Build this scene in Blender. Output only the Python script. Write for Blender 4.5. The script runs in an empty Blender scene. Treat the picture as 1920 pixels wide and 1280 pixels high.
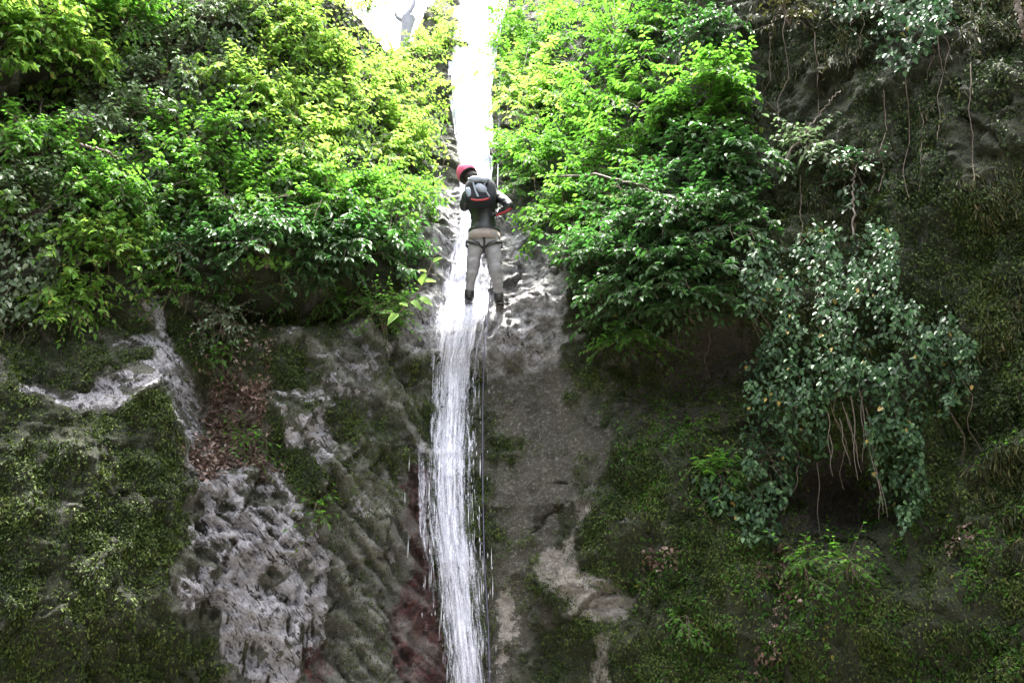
import bpy, math, random
import numpy as np
from mathutils import Vector, Matrix
from mathutils.bvhtree import BVHTree

R = math.radians
rng = np.random.default_rng(7)
random.seed(7)
scene = bpy.context.scene
COL = scene.collection

# ------------------------------------------------------------------ camera, sky, sun, exposure
PITCH = R(22.0)
CAM = np.array([0.0, 0.0, 1.6])
FPX = 1920 * 35.0 / 36.0
cam_data = bpy.data.cameras.new("camera"); cam_data.lens = 35; cam_data.sensor_width = 36
cam_data.clip_start = 0.05; cam_data.clip_end = 500
cam = bpy.data.objects.new("camera", cam_data); COL.objects.link(cam)
cam.location = CAM.tolist(); cam.rotation_euler = (R(90) + PITCH, 0, 0)
scene.camera = cam

SUN_EL, SUN_AZ = R(82), R(10)          # azimuth from +Y (behind the cliff) towards +X
world = bpy.data.worlds.new("World"); scene.world = world; world.use_nodes = True
wn = world.node_tree.nodes; wl = world.node_tree.links; wn.clear()
sky = wn.new("ShaderNodeTexSky"); sky.sky_type = 'NISHITA'; sky.sun_disc = False
sky.sun_elevation = SUN_EL; sky.sun_rotation = SUN_AZ
sky.dust_density = 5.0; sky.air_density = 1.0; sky.ozone_density = 0.6
hsv = wn.new("ShaderNodeHueSaturation"); hsv.inputs['Saturation'].default_value = 0.28
bg = wn.new("ShaderNodeBackground"); bg.inputs['Strength'].default_value = 0.15
out = wn.new("ShaderNodeOutputWorld")
wl.new(sky.outputs[0], hsv.inputs['Color']); wl.new(hsv.outputs[0], bg.inputs[0]); wl.new(bg.outputs[0], out.inputs[0])

sun_data = bpy.data.lights.new("sun", 'SUN'); sun_data.energy = 2.2; sun_data.angle = R(3.0)
sun_data.color = (1.0, 0.96, 0.88)
sun = bpy.data.objects.new("sun", sun_data); COL.objects.link(sun)
sd = Vector((math.sin(SUN_AZ) * math.cos(SUN_EL), math.cos(SUN_AZ) * math.cos(SUN_EL), math.sin(SUN_EL)))
sun.rotation_euler = sd.to_track_quat('Z', 'Y').to_euler(); sun.location = (0, 0, 40)

vs = scene.view_settings
vs.view_transform = 'Standard'; vs.look = 'None'; vs.gamma = 1.0; vs.use_curve_mapping = False
vs.exposure = 3.3
scene.cycles.max_bounces = 8; scene.cycles.diffuse_bounces = 4
scene.cycles.transparent_max_bounces = 16
scene.cycles.use_denoising = True
scene.cycles.sample_clamp_indirect = 6.0

# ------------------------------------------------------------------ helpers
def project(P):
    d = P - CAM
    cy, sy = math.cos(PITCH), math.sin(PITCH)
    f = d[..., 1] * cy + d[..., 2] * sy
    up = -d[..., 1] * sy + d[..., 2] * cy
    f = np.where(f < 0.3, 0.3, f)
    return 960 + FPX * d[..., 0] / f, 640 - FPX * up / f

def ray(px, py):
    x = (px - 960) / FPX; t = (640 - py) / FPX
    cy, sy = math.cos(PITCH), math.sin(PITCH)
    v = np.array([x, cy - t * sy, sy + t * cy]); return v / np.linalg.norm(v)

def at(px, py, Y):
    d = ray(px, py); return CAM + d * (Y / d[1])

def _hash(ix, iy, iz, seed):
    h = (ix.astype(np.uint64) * np.uint64(374761393) + iy.astype(np.uint64) * np.uint64(668265263)
         + iz.astype(np.uint64) * np.uint64(2147483647) + np.uint64(seed * 1442695041))
    h = (h ^ (h >> np.uint64(13))) * np.uint64(1274126177)
    h = (h ^ (h >> np.uint64(16))) & np.uint64(0xFFFFFF)
    return h.astype(np.float64) / float(0xFFFFFF)

def vnoise(x, y, z, seed=0):
    x = x + 1000.0; y = y + 1000.0; z = z + 1000.0
    ix, iy, iz = np.floor(x).astype(np.int64), np.floor(y).astype(np.int64), np.floor(z).astype(np.int64)
    fx, fy, fz = x - ix, y - iy, z - iz
    fx = fx * fx * (3 - 2 * fx); fy = fy * fy * (3 - 2 * fy); fz = fz * fz * (3 - 2 * fz)
    r = 0
    for dx in (0, 1):
        for dy in (0, 1):
            for dz in (0, 1):
                w = (fx if dx else 1 - fx) * (fy if dy else 1 - fy) * (fz if dz else 1 - fz)
                r = r + w * _hash(ix + dx, iy + dy, iz + dz, seed)
    return r * 2 - 1

def fbm(x, y, z, sc, octs=4, seed=0, ridged=False):
    a, s, r = 1.0, sc, 0.0
    tot = 0
    for o in range(octs):
        n = vnoise(x * s, y * s, z * s, seed + o * 17)
        if ridged: n = 1 - 2 * np.abs(n)
        r = r + a * n; tot += a; a *= 0.5; s *= 2.03
    return r / tot

def facets(x, y, z, sc, seed):
    """angular blocks: every cell of a jittered lattice is its own tilted plane"""
    x = x * sc + 500.0; y = y * sc + 500.0; z = z * sc + 500.0
    ix, iy, iz = (np.floor(q).astype(np.int64) for q in (x, y, z))
    best = np.full(x.shape, 1e9); val = np.zeros(x.shape)
    for a in (-1, 0, 1):
        for b_ in (-1, 0, 1):
            for c_ in (-1, 0, 1):
                jx, jy, jz = ix + a, iy + b_, iz + c_
                sx = jx + _hash(jx, jy, jz, seed); sy = jy + _hash(jx, jy, jz, seed + 1); sz = jz + _hash(jx, jy, jz, seed + 2)
                d = (x - sx) ** 2 + (y - sy) ** 2 + (z - sz) ** 2
                h = (_hash(jx, jy, jz, seed + 3) - .5) + 1.5 * (_hash(jx, jy, jz, seed + 4) - .5) * (x - sx) + 1.5 * (_hash(jx, jy, jz, seed + 5) - .5) * (z - sz)
                m = d < best; best = np.where(m, d, best); val = np.where(m, h, val)
    return val

def sstep(a, b, x):
    t = np.clip((x - a) / (b - a), 0, 1); return t * t * (3 - 2 * t)

def poly_sd(px, py, pts):
    """signed distance in pixels, positive inside"""
    pts = np.array(pts, float); n = len(pts)
    best = np.full(px.shape, 1e12); inside = np.zeros(px.shape, bool)
    for i in range(n):
        x0, y0 = pts[i]; x1, y1 = pts[(i + 1) % n]
        ex, ey = x1 - x0, y1 - y0
        t = np.clip(((px - x0) * ex + (py - y0) * ey) / (ex * ex + ey * ey + 1e-9), 0, 1)
        d = (px - x0 - t * ex) ** 2 + (py - y0 - t * ey) ** 2
        best = np.minimum(best, d)
        c = ((y0 > py) != (y1 > py)) & (px < (x1 - x0) * (py - y0) / (y1 - y0 + 1e-12) + x0)
        inside ^= c
    s = np.sqrt(best); return np.where(inside, s, -s)

def mesh_from(name, V, F, mat=None, parent=None, smooth=False, attrs=None, loops_per=4):
    me = bpy.data.meshes.new(name)
    V = np.asarray(V, np.float32); F = np.asarray(F, np.int32)
    me.vertices.add(len(V)); me.vertices.foreach_set("co", V.ravel())
    k = F.shape[1]
    me.loops.add(F.size); me.loops.foreach_set("vertex_index", F.ravel())
    me.polygons.add(len(F)); me.polygons.foreach_set("loop_start", np.arange(0, F.size, k, dtype=np.int32))
    me.polygons.foreach_set("loop_total", np.full(len(F), k, np.int32))
    if smooth: me.polygons.foreach_set("use_smooth", np.ones(len(F), bool))
    me.update(calc_edges=True)
    for an, av in (attrs or {}).items():
        av = np.asarray(av, np.float32)
        if av.ndim == 1:
            a = me.attributes.new(an, 'FLOAT', 'POINT'); a.data.foreach_set("value", av)
        else:
            a = me.attributes.new(an, 'FLOAT_COLOR', 'POINT')
            if av.shape[1] == 3: av = np.hstack([av, np.ones((len(av), 1), np.float32)])
            a.data.foreach_set("color", av.ravel())
    if mat: me.materials.append(mat)
    o = bpy.data.objects.new(name, me); COL.objects.link(o)
    if parent: o.parent = parent
    return o

def tag(o, label=None, cat=None, group=None, kind=None):
    if label: o["label"] = label
    if cat: o["category"] = cat
    if group: o["group"] = group
    if kind: o["kind"] = kind
    return o

def empty(name, loc):
    o = bpy.data.objects.new(name, None); COL.objects.link(o); o.location = [float(c) for c in loc]; return o

class NT:
    def __init__(s, name):
        s.m = bpy.data.materials.new(name); s.m.use_nodes = True
        s.t = s.m.node_tree; s.t.nodes.clear()
        s.out = s.n("ShaderNodeOutputMaterial")
    def n(s, kind, **kw):
        nd = s.t.nodes.new(kind)
        for k, v in kw.items():
            if k in nd.inputs.keys(): s.set(nd.inputs[k], v)
            else: setattr(nd, k, v)
        return nd
    def set(s, sock, v):
        if isinstance(v, bpy.types.NodeSocket): s.t.links.new(v, sock)
        else:
            if isinstance(v, tuple) and len(v) == 3 and sock.type == 'RGBA': v = v + (1,)
            sock.default_value = v
    def mix(s, f, a, b, blend='MIX'):
        nd = s.t.nodes.new("ShaderNodeMix"); nd.data_type = 'RGBA'; nd.blend_type = blend
        s.set(nd.inputs[0], f); s.set(nd.inputs[6], a); s.set(nd.inputs[7], b); return nd.outputs[2]
    def math(s, op, a, b=0.0, c=0.0):
        nd = s.t.nodes.new("ShaderNodeMath"); nd.operation = op
        s.set(nd.inputs[0], a); s.set(nd.inputs[1], b); s.set(nd.inputs[2], c); return nd.outputs[0]
    def noise(s, vec, scale, detail=4, rough=0.6, dist=0.0):
        nd = s.t.nodes.new("ShaderNodeTexNoise")
        if vec is not None: s.set(nd.inputs['Vector'], vec)
        nd.inputs['Scale'].default_value = scale; nd.inputs['Detail'].default_value = detail
        nd.inputs['Roughness'].default_value = rough; nd.inputs['Distortion'].default_value = dist
        return nd.outputs[0]
    def ramp(s, f, stops):
        nd = s.t.nodes.new("ShaderNodeValToRGB"); s.set(nd.inputs[0], f)
        cr = nd.color_ramp
        while len(cr.elements) > 1: cr.elements.remove(cr.elements[-1])
        for i, (p, c) in enumerate(stops):
            e = cr.elements[0] if i == 0 else cr.elements.new(p)
            e.position = p; e.color = (c + (1,)) if isinstance(c, tuple) else (c, c, c, 1)
        return nd.outputs[0]
    def attr(s, name, out='Fac'):
        nd = s.t.nodes.new("ShaderNodeAttribute"); nd.attribute_name = name; return nd.outputs[out]
    def scaled(s, vec, sc):
        nd = s.t.nodes.new("ShaderNodeMapping"); s.set(nd.inputs[0], vec); nd.inputs['Scale'].default_value = sc
        return nd.outputs[0]
    def surf(s, sh): s.t.links.new(sh, s.out.inputs[0]); return s.m

def simple_mat(name, col, rough=0.6, var=0.25, scale=20, metallic=0, bump=0.0):
    t = NT(name); tc = t.n("ShaderNodeTexCoord").outputs['Object']
    n = t.noise(tc, scale, 4)
    c = t.mix(n, tuple(x * (1 - var) for x in col), tuple(min(1, x * (1 + var)) for x in col))
    p = t.n("ShaderNodeBsdfPrincipled"); t.set(p.inputs['Base Color'], c); p.inputs['Roughness'].default_value = rough
    p.inputs['Metallic'].default_value = metallic
    if bump:
        b = t.n("ShaderNodeBump"); b.inputs['Strength'].default_value = bump; b.inputs['Distance'].default_value = 0.01
        t.set(b.inputs['Height'], n); t.set(p.inputs['Normal'], b.outputs[0])
    return t.surf(p.outputs[0])

# ------------------------------------------------------------------ cliff
# plan line of the gorge wall (X, Y), walked from behind the camera on the left round to behind it on the right
PLAN = np.array([(-6.5, -16), (-6.6, -9), (-6.4, -3), (-6.1, 2), (-5.9, 5.2), (-5.0, 7.7), (-3.6, 8.9), (-2.2, 9.5), (-1.2, 9.95), (-0.4, 10.15),
                 (0.4, 10.0), (1.4, 9.55), (2.6, 9.1), (3.8, 8.3), (4.9, 6.9), (5.6, 4.6), (5.9, 1.5), (6.2, -3), (6.5, -9), (6.4, -16)], float)
seg = np.concatenate([[0], np.cumsum(np.linalg.norm(np.diff(PLAN, axis=0), axis=1))])
_ss = np.linspace(0, seg[-1], 1200)
_px = np.interp(_ss, seg, PLAN[:, 0]); _py = np.interp(_ss, seg, PLAN[:, 1])
_k = np.hanning(61); _k /= _k.sum()
def _smooth(a):
    p = np.concatenate([2 * a[0] - a[30:0:-1], a, 2 * a[-1] - a[-2:-32:-1]]); return np.convolve(p, _k, 'valid')
_px, _py = _smooth(_px), _smooth(_py)
def s_of_x(x):
    i0, i1 = 350, 850
    return np.interp(x, _px[i0:i1], _ss[i0:i1])
sL, sR = float(_ss[np.argmin(np.hypot(_px + 5.8, _py - 5.6))]), float(_ss[np.argmin(np.hypot(_px - 5.45, _py - 5.2))])
us = np.concatenate([np.linspace(0, sL, 60)[:-1], np.linspace(sL, sR, 700), np.linspace(sR, _ss[-1], 60)[1:]])
zs = np.concatenate([np.linspace(-0.6, 1.6, 24)[:-1], np.linspace(1.6, 9.0, 400)[:-1], np.linspace(9.0, 14.5, 200)[:-1], np.linspace(14.5, 22, 60)])
U, Z = np.meshgrid(us, zs)
X0 = np.interp(U, _ss, _px); Y0 = np.interp(U, _ss, _py)
dx = np.gradient(_px, _ss); dy = np.gradient(_py, _ss); dl = np.hypot(dx, dy)
NX = np.interp(U, _ss, dy / dl); NY = np.interp(U, _ss, -dx / dl)     # towards the camera side
NZ = np.zeros_like(NX)

# height of the rim along the wall: low beside the gully, high over the flanks
RIM = [(-99, 15.5), (-6, 15.5), (-4.2, 15), (-3.0, 13.6), (-2.4, 12.35), (-1.7, 11.55), (-1.15, 11.7), (-0.85, 12.6), (-.55, 17.5), (0.9, 17.5), (2.0, 15.5), (4, 16), (99, 16.5)]
rimX = X0 + 0.25 * fbm(U, U * 0, Z * 0, 1.1, 3, 5)
ZT = np.interp(rimX, [a for a, b in RIM], [b for a, b in RIM])
g = np.exp(-((X0 + 0.25) / 1.25) ** 2) * (Y0 > 4)
ZC = np.minimum(Z, ZT)
over = Z - ZC
rec = 0.10 * np.clip(ZC - 0.5, 0, 6) + g * 0.62 * np.clip(ZC - 6.3, 0, 20) + (1 - g) * 0.16 * np.clip(ZC - 6.5, 0, 20)
rec -= 0.10 * sstep(4.5, 6.5, ZC) * (1 - g)
rec = rec + over * 3.0
ZZ = ZC + over * 0.10
BASE = np.stack([X0 - NX * rec, Y0 - NY * rec, ZZ], -1)
NRM = np.stack([NX, NY, NZ], -1)

# features in photo coordinates:  (cx, cy, rx, ry, outward metres)
BUMPS = [(120, 980, 260, 280, .55), (60, 1250, 320, 200, .25), (230, 690, 170, 60, .18), (500, 1060, 120, 190, .20),
         (430, 800, 55, 110, -.28), (600, 780, 110, 170, .22), (690, 1000, 70, 260, .10), (785, 1080, 45, 210, -.45),
         (860, 900, 75, 500, -.14), (900, 640, 150, 40, .12), (1020, 560, 60, 90, .08), (1290, 730, 150, 80, -.40),
         (1280, 520, 190, 130, .20), (1565, 935, 105, 75, -.85), (1600, 1150, 230, 120, .40), (1560, 620, 220, 150, .25),
         (1800, 700, 80, 220, -.2), (90, 205, 80, 60, -.9), (600, 480, 230, 110, .35), (540, 590, 150, 28, -.35), (250, 230, 60, 90, -.3),
         (1230, 880, 120, 160, .12), (1400, 1040, 60, 90, .18), (1480, 1090, 30, 90, -.18), (1100, 1090, 90, 90, .06),
         (1750, 250, 120, 260, .2), (1450, 220, 60, 160, -.25), (300, 760, 60, 130, .28)]

def relief(P, px, py):
    h = np.zeros(px.shape)
    wx = px + 22 * fbm(P[..., 0], P[..., 1], P[..., 2], 1.7, 3, 31); wy = py + 22 * fbm(P[..., 0], P[..., 1], P[..., 2], 1.7, 3, 47)
    for cx, cy, rx, ry, a in BUMPS:
        d = ((wx - cx) / rx) ** 2 + ((wy - cy) / ry) ** 2
        h += a * np.exp(-d ** 1.5)
    # overhanging brow of the left boulder
    led = sstep(-14, 14, wy - np.interp(wx, [0, 60, 130, 240, 300, 340, 400], [700, 735, 765, 750, 700, 830, 1400]))
    h += 0.22 * led * sstep(400, 330, wx)
    return h

X, Y, Zc = BASE[..., 0], BASE[..., 1], BASE[..., 2]
big = 0.26 * fbm(X, Y, Zc, 0.55, 3, 3)
rough_n = 0.17 * fbm(X, Y, Zc, 1.7, 4, 11, True) + 0.06 * fbm(X, Y, Zc, 5.0, 3, 13, True) + 0.03 * fbm(X, Y, Zc, 12.0, 2, 14)
H = big.copy()
for _ in range(3):
    P = BASE + NRM * H[..., None]
    px, py = project(P)
    H = big + relief(P, px, py)
P = BASE + NRM * H[..., None]; px, py = project(P)
vis = (P[..., 1] > 1.0)
# areas by what the rock looks like (photo coordinates), edges roughened by noise
wob = 44 * fbm(X, Y, Zc, 2.2, 4, 61) + 40 * fbm(X, Y, Zc, 8.0, 4, 67)
def area(pts, soft=14, amt=1.0):
    return sstep(-soft, soft, poly_sd(px, py, pts) + wob * amt)
smooth_slab = area([(905, 640), (1130, 700), (1150, 860), (1060, 1000), (1000, 1100), (1010, 1300), (900, 1300)], 50, 2.0)
bare_wet_lit = area([(770, 400), (870, 330), (960, 380), (1040, 430), (1060, 520), (1080, 650), (940, 700), (760, 680), (745, 600), (800, 540), (820, 480)], 16)
pale = np.zeros(px.shape)
for pts, am in [([(1000, 1045), (1050, 1035), (1120, 1090), (1200, 1110), (1190, 1165), (1120, 1180), (1060, 1120), (1010, 1085)], .45),
            ([(1085, 940), (1118, 935), (1120, 965), (1085, 1000), (1060, 1060), (1050, 1050), (1080, 980)], .3),
            ([(940, 1100), (960, 1100), (955, 1250), (935, 1240)], .6),
            ([(1110, 1180), (1160, 1180), (1150, 1300), (1100, 1300)], .5)]:
    pale = np.maximum(pale, sstep(-30, 30, poly_sd(px, py, pts) + wob * am))
white = np.zeros(px.shape)
for pts, am in [([(770, 425), (800, 415), (870, 425), (870, 480), (830, 470), (820, 445), (790, 450)], .6),
            ([(960, 450), (1030, 430), (1025, 480), (960, 510)], .7),
            ([(940, 630), (1040, 610), (1060, 640), (1000, 670), (940, 668)], .8),
            ([(745, 610), (790, 600), (800, 660), (770, 665)], .8),
            ([(245, 545), (290, 560), (330, 650), (370, 720), (380, 800), (352, 900), (340, 925), (355, 840), (320, 740), (285, 650), (210, 640), (290, 625)], .25),
            ([(35, 715), (90, 725), (125, 750), (200, 705), (300, 668), (330, 690), (250, 740), (215, 775), (130, 770), (80, 745), (40, 735)], .25),
            ([(355, 900), (380, 880), (510, 880), (570, 960), (610, 1050), (630, 1180), (560, 1300), (440, 1300), (395, 1180), (310, 1130), (315, 1070), (350, 1000)], .6),
            ([(520, 735), (600, 730), (610, 760), (560, 755)], .5), ([(530, 790), (600, 775), (640, 840), (600, 850), (550, 830)], .6),
            ([(520, 620), (560, 612), (565, 632), (525, 638)], .4), ([(625, 670), (670, 680), (690, 740), (660, 730)], .5)]:
    sf = 12 if am < .3 else 30
    white = np.maximum(white, sstep(-sf, sf, poly_sd(px, py, pts) + wob * am))
speck = fbm(X, Y, Zc, 5.0, 4, 71)
left_rock = area([(500, 640), (700, 620), (790, 640), (800, 900), (830, 1300), (600, 1300), (620, 1100), (590, 980), (620, 880), (640, 760)], 30)
white = np.maximum(white, left_rock * sstep(.18, .4, speck) * .7 * sstep(1100, 800, py))
litter = area([(370, 720), (430, 700), (500, 720), (490, 830), (510, 880), (430, 890), (380, 900), (360, 860), (390, 800)], 16, .7)
red = np.maximum(area([(765, 870), (800, 890), (805, 1030), (835, 1170), (850, 1300), (755, 1300), (735, 1160), (775, 1060), (755, 960)], 14, .45),
                 area([(560, 1210), (620, 1190), (625, 1300), (545, 1300)], 16, .8) * .6)
notmoss = np.maximum.reduce([smooth_slab * 1.0, bare_wet_lit, np.minimum(1, white * 1.2), pale, litter, red])
cen = np.exp(-((px - 890) / 120) ** 2) * sstep(720, 600, py)
moss = np.clip(1 - notmoss - cen - left_rock * (.55 + .35 * sstep(850, 1000, py)), 0, 1)
moss *= sstep(-.55, .1, speck + .25 * sstep(650, 900, py) + .2 * sstep(1100, 1400, px))
soil_and_shade = np.maximum(area([(1130, 640), (1400, 620), (1420, 800), (1300, 810), (1180, 830)], 30) * .8, area([(350, 560), (720, 560), (680, 610), (360, 610)], 20) * .4)  # brown soil under the right bushes; strip below the left brow darkened too
soil_and_shade = np.maximum(soil_and_shade, area([(1440, 850), (1660, 850), (1680, 980), (1560, 1020), (1440, 1010)], 20))  # cave recess: its shade is painted in as dark colour
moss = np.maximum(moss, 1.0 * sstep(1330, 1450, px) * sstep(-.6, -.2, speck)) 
moss *= 1 - .6 * soil_and_shade

qa = (X * .6 + Zc * .8); qb = (X * .8 - Zc * .6)
dn = sstep(1000, 1180, py + .3 * (px - 500))
cr1 = fbm(qa, Y * .4, qb * .34, 19.0, 3, 191); cr2 = fbm(X + .12 * Zc, Y * .4, Zc * .16, 18.0, 3, 193)
crn = cr1 * (1 - dn) + cr2 * dn
crn = crn + .45 * fbm(X, Y, Zc, 5.0, 2, 195)
hole = np.clip((crn + .20) * 5.0, -1, 1)
spk2 = fbm(X, Y, Zc, 11.0, 3, 73)
white0 = white
white = np.clip(white * sstep(-.55, .1, hole), 0, 1)
white *= 1 - .8 * sstep(.12, .3, fbm(X, Y, Zc, 4.2, 3, 197)) * sstep(860, 900, py)
white = np.maximum(white, sstep(.30, .5, fbm(X, Y, Zc, 3.3, 4, 77) + .28 * np.exp(-((px - 610) / 130) ** 2 - ((py - 780) / 170) ** 2)) * sstep(.0, .2, spk2) * .9 * sstep(650, 760, py + 60) * (1 - smooth_slab) * sstep(1500, 1100, px) * (1 - red) * (.25 + .75 * sstep(330, 420, px)))
moss = np.clip(moss - white0, 0, 1)
tufa = white0 * sstep(330, 370, px) * sstep(860, 900, py) * sstep(720, 650, px)
rock_amt = np.clip(1 - smooth_slab * .75, .25, 1)
# slanting strata on the rock left of the water
wv = fbm(X * 1.0 + Zc * 1.0, Y * .3, (Zc - X) * .12, 9.0, 3, 81)
strata = left_rock * sstep(760, 860, py) * .10 * wv + red * .12 * fbm(X + Zc, Y * .2, (Zc - X) * .1, 5.5, 2, 83)
lump = fbm(X, Y, Zc * 1.25, 6.2, 3, 91, True)
H2 = H + rough_n * rock_amt + strata + tufa * (.03 * hole + .11 * crn + .035 * lump) + moss * .11 * fbm(X, Y, Zc, 3.1, 4, 95) + moss * .035 * fbm(X, Y, Zc, 12, 2, 97)
H2 += bare_wet_lit * .03 * fbm(X, Y, Zc, 5, 3, 99, True)
fx1 = facets(X + .2 * fbm(X, Y, Zc, 1.5, 2, 7), Y, Zc, 1.5, 400); fx2 = facets(X, Y + .1 * cr1, Zc, 4.2, 420)
hard = np.clip(1 - smooth_slab * .8 - .45 * moss - .5 * litter, .12, 1)
H2 += hard * (.16 * fx1 + .06 * fx2 + .022 * facets(X, Y, Zc, 11.0, 440)) + (.35 + .65 * hard) * .016 * fbm(X, Y, Zc, 20.0, 2, 450)
crack = sum(np.exp(-((px + wob * .5 - a - (py - b) * m) / w) ** 2) * sstep(h, h * .3, np.abs(py - b + wob * .2)) for a, b, m, w, h in
            [(1035, 960, -1.6, 7, 26), (1047, 910, -4, 9, 5), (1010, 985, -1.2, 6, 16)])
H2 -= .09 * crack
P = BASE + NRM * H2[..., None]

ny, nx = U.shape
idx = np.arange(nx * ny).reshape(ny, nx)
F = np.stack([idx[:-1, :-1], idx[:-1, 1:], idx[1:, 1:], idx[1:, :-1]], -1).reshape(-1, 4)

t = NT("cliff_rock")
pos = t.n("ShaderNodeTexCoord").outputs['Object']
za, zb = t.attr("zones_a", 'Color'), t.attr("zones_b", 'Color')
sa, sb = t.n("ShaderNodeSeparateColor"), t.n("ShaderNodeSeparateColor")
t.set(sa.inputs[0], za); t.set(sb.inputs[0], zb)
n1, n2, n3 = t.noise(pos, 2.4, 6, .65), t.noise(pos, 11, 6, .7), t.noise(pos, 48, 4, .65)
n4 = t.noise(pos, 130, 3, .7)
fine = t.ramp(n3, [(.35, 0.0), (.65, 1.0)])
base = t.mix(t.ramp(n2, [(.38, 0.0), (.62, 1.0)]), (.066, .068, .042), (.185, .185, .130))
base = t.mix(t.math('MULTIPLY', fine, .5), base, (.32, .31, .28))
grn = t.mix(t.ramp(n1, [(.42, 0.0), (.6, .6)]), base, (.080, .100, .040))
slab = t.mix(t.ramp(n1, [(.4, 0.0), (.62, 1.0)]), (.044, .039, .022), (.085, .080, .050))
slab = t.mix(t.math('MULTIPLY', fine, .5), slab, (.17, .155, .10))
c = t.mix(t.ramp(t.math('ADD', sb.outputs[0], t.math('MULTIPLY', t.math('SUBTRACT', n2, .5), 1.6)), [(.35, 0.0), (.65, 1.0)]), grn, slab)
wet = t.mix(t.ramp(n2, [(.4, 0.0), (.6, 1.0)]), (.24, .225, .215), (.80, .78, .80))  # wet rock; white sheen and overhead brightness put into the colour
c = t.mix(sb.outputs[1], c, wet)
palec = t.mix(t.ramp(n2, [(.4, 0.0), (.62, 1.0)]), (.34, .30, .25), (.60, .55, .49))
def broken(m_, k=.9): return t.ramp(t.math('ADD', m_, t.math('ADD', t.math('MULTIPLY', t.math('SUBTRACT', n2, .5), k * 1.6), t.math('MULTIPLY', t.math('SUBTRACT', n3, .5), k))), [(.42, 0.0), (.60, 1.0)])
c = t.mix(broken(sa.outputs[2]), c, palec)
whit = t.mix(t.ramp(n2, [(.36, 0.0), (.6, 1.0)]), (.60, .57, .62), (.93, .90, .97))
mp = t.n("ShaderNodeMapping"); t.set(mp.inputs[0], pos); mp.inputs['Rotation'].default_value = (0, R(-50), 0)
mp = t.n("ShaderNodeMapping", Vector=mp.outputs[0]); mp.inputs['Scale'].default_value = (7, 9, 26)
st1 = t.noise(mp.outputs[0], 1.0, 4, .65, .8)
whit = t.mix(t.ramp(st1, [(.39, 1.0), (.45, .3), (.51, 0.0)]), whit, (.06, .052, .046))
c = t.mix(broken(sa.outputs[1]), c, whit)
redc = t.mix(t.ramp(n2, [(.4, 0.0), (.65, 1.0)]), (.022, .008, .007), (.18, .045, .035))
c = t.mix(broken(sb.outputs[2]), c, redc)
mossc = t.mix(t.ramp(n1, [(.36, 0.0), (.64, 1.0)]), (.036, .058, .014), (.105, .120, .026))
mossc = t.mix(t.ramp(n2, [(.45, 0.0), (.7, .8)]), mossc, (.10, .15, .028))
mossc = t.mix(t.math('MULTIPLY', t.ramp(n3, [(.4, 0.0), (.6, 1.0)]), .6), (.022, .026, .010), mossc)
mm = t.math('ADD', sa.outputs[0], t.math('MULTIPLY', t.math('SUBTRACT', n2, .5), .9))
c = t.mix(t.ramp(mm, [(.38, 0.0), (.55, 1.0)]), c, mossc)
sk_ = t.attr("strk"); c = t.mix(t.ramp(sk_, [(.30, 0.0), (.5, .5), (.72, 1.0)]), t.mix(.55, c, (.02, .018, .014)), t.mix(t.ramp(sk_, [(.52, 0.0), (.8, .45)]), c, (.42, .41, .39)))
soil_shade = t.attr("soil_shade"); c = t.mix(soil_shade, c, t.mix(n2, (.018, .014, .010), (.06, .046, .032)))  # brown soil, plus the painted dark of the cave
lit = t.attr("litter"); c = t.mix(lit, c, t.mix(fine, (.06, .048, .036), (.26, .21, .17)))
n5 = t.noise(pos, 26, 8, .8, .4)
c = t.mix(1.0, c, t.ramp(n5, [(.36, .35), (.46, .9), (.55, 1.0)]), 'MULTIPLY')
bare = t.math('SUBTRACT', 1.0, t.math('MULTIPLY', t.ramp(mm, [(.30, 0.0), (.5, 1.0)]), .92))
c = t.mix(t.math('MULTIPLY', bare, t.ramp(n5, [(.54, 0.0), (.66, .5)])), c, t.mix(.65, c, (.75, .73, .72)))
c = t.mix(t.ramp(n4, [(.36, .75), (.46, 0.0)]), c, t.mix(.75, c, (.01, .01, .006)))
c = t.mix(t.math('MULTIPLY', bare, t.ramp(n4, [(.56, 0.0), (.68, .55)])), c, t.mix(.5, c, (.60, .58, .55)))
p = t.n("ShaderNodeBsdfPrincipled"); t.set(p.inputs['Base Color'], c)
wetness = t.math('MAXIMUM', sb.outputs[1], t.math('MAXIMUM', t.math('MULTIPLY', sb.outputs[0], .5), t.math('MAXIMUM', t.math('MULTIPLY', sb.outputs[2], .9), t.math('MULTIPLY', sa.outputs[1], 1.05))))
t.set(p.inputs['Roughness'], t.math('SUBTRACT', .85, t.math('MULTIPLY', wetness, .6)))
b = t.n("ShaderNodeBump"); b.inputs['Strength'].default_value = 1.0; b.inputs['Distance'].default_value = .06
t.set(b.inputs['Height'], t.math('ADD', n2, t.math('ADD', t.math('MULTIPLY', n3, .6), t.math('ADD', t.math('MULTIPLY', n5, .8), t.math('MULTIPLY', t.math('MULTIPLY', st1, sa.outputs[1]), 1.2))))); t.set(p.inputs['Normal'], b.outputs[0])
M_CLIFF = t.surf(p.outputs[0])

za_ = np.stack([moss, white, pale, np.ones_like(moss)], -1).reshape(-1, 4)
zb_ = np.stack([smooth_slab, bare_wet_lit * .9, red, np.ones_like(moss)], -1).reshape(-1, 4)
cliff = mesh_from("cliff", P.reshape(-1, 3), F, M_CLIFF, smooth=False,
                  attrs={"zones_a": za_, "zones_b": zb_, "soil_shade": soil_and_shade.ravel(), "litter": (litter * .9).ravel(), "strk": (.5 + wv * .9 * left_rock - .12 * smooth_slab + .25 * smooth_slab * fbm(X * 2.2 + .3 * Zc, Y, Zc * .35, 3.0, 4, 87)).ravel()})
tag(cliff, "mossy grey and brown gorge wall with a wet gully down its middle", "cliff", kind="structure")
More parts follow.
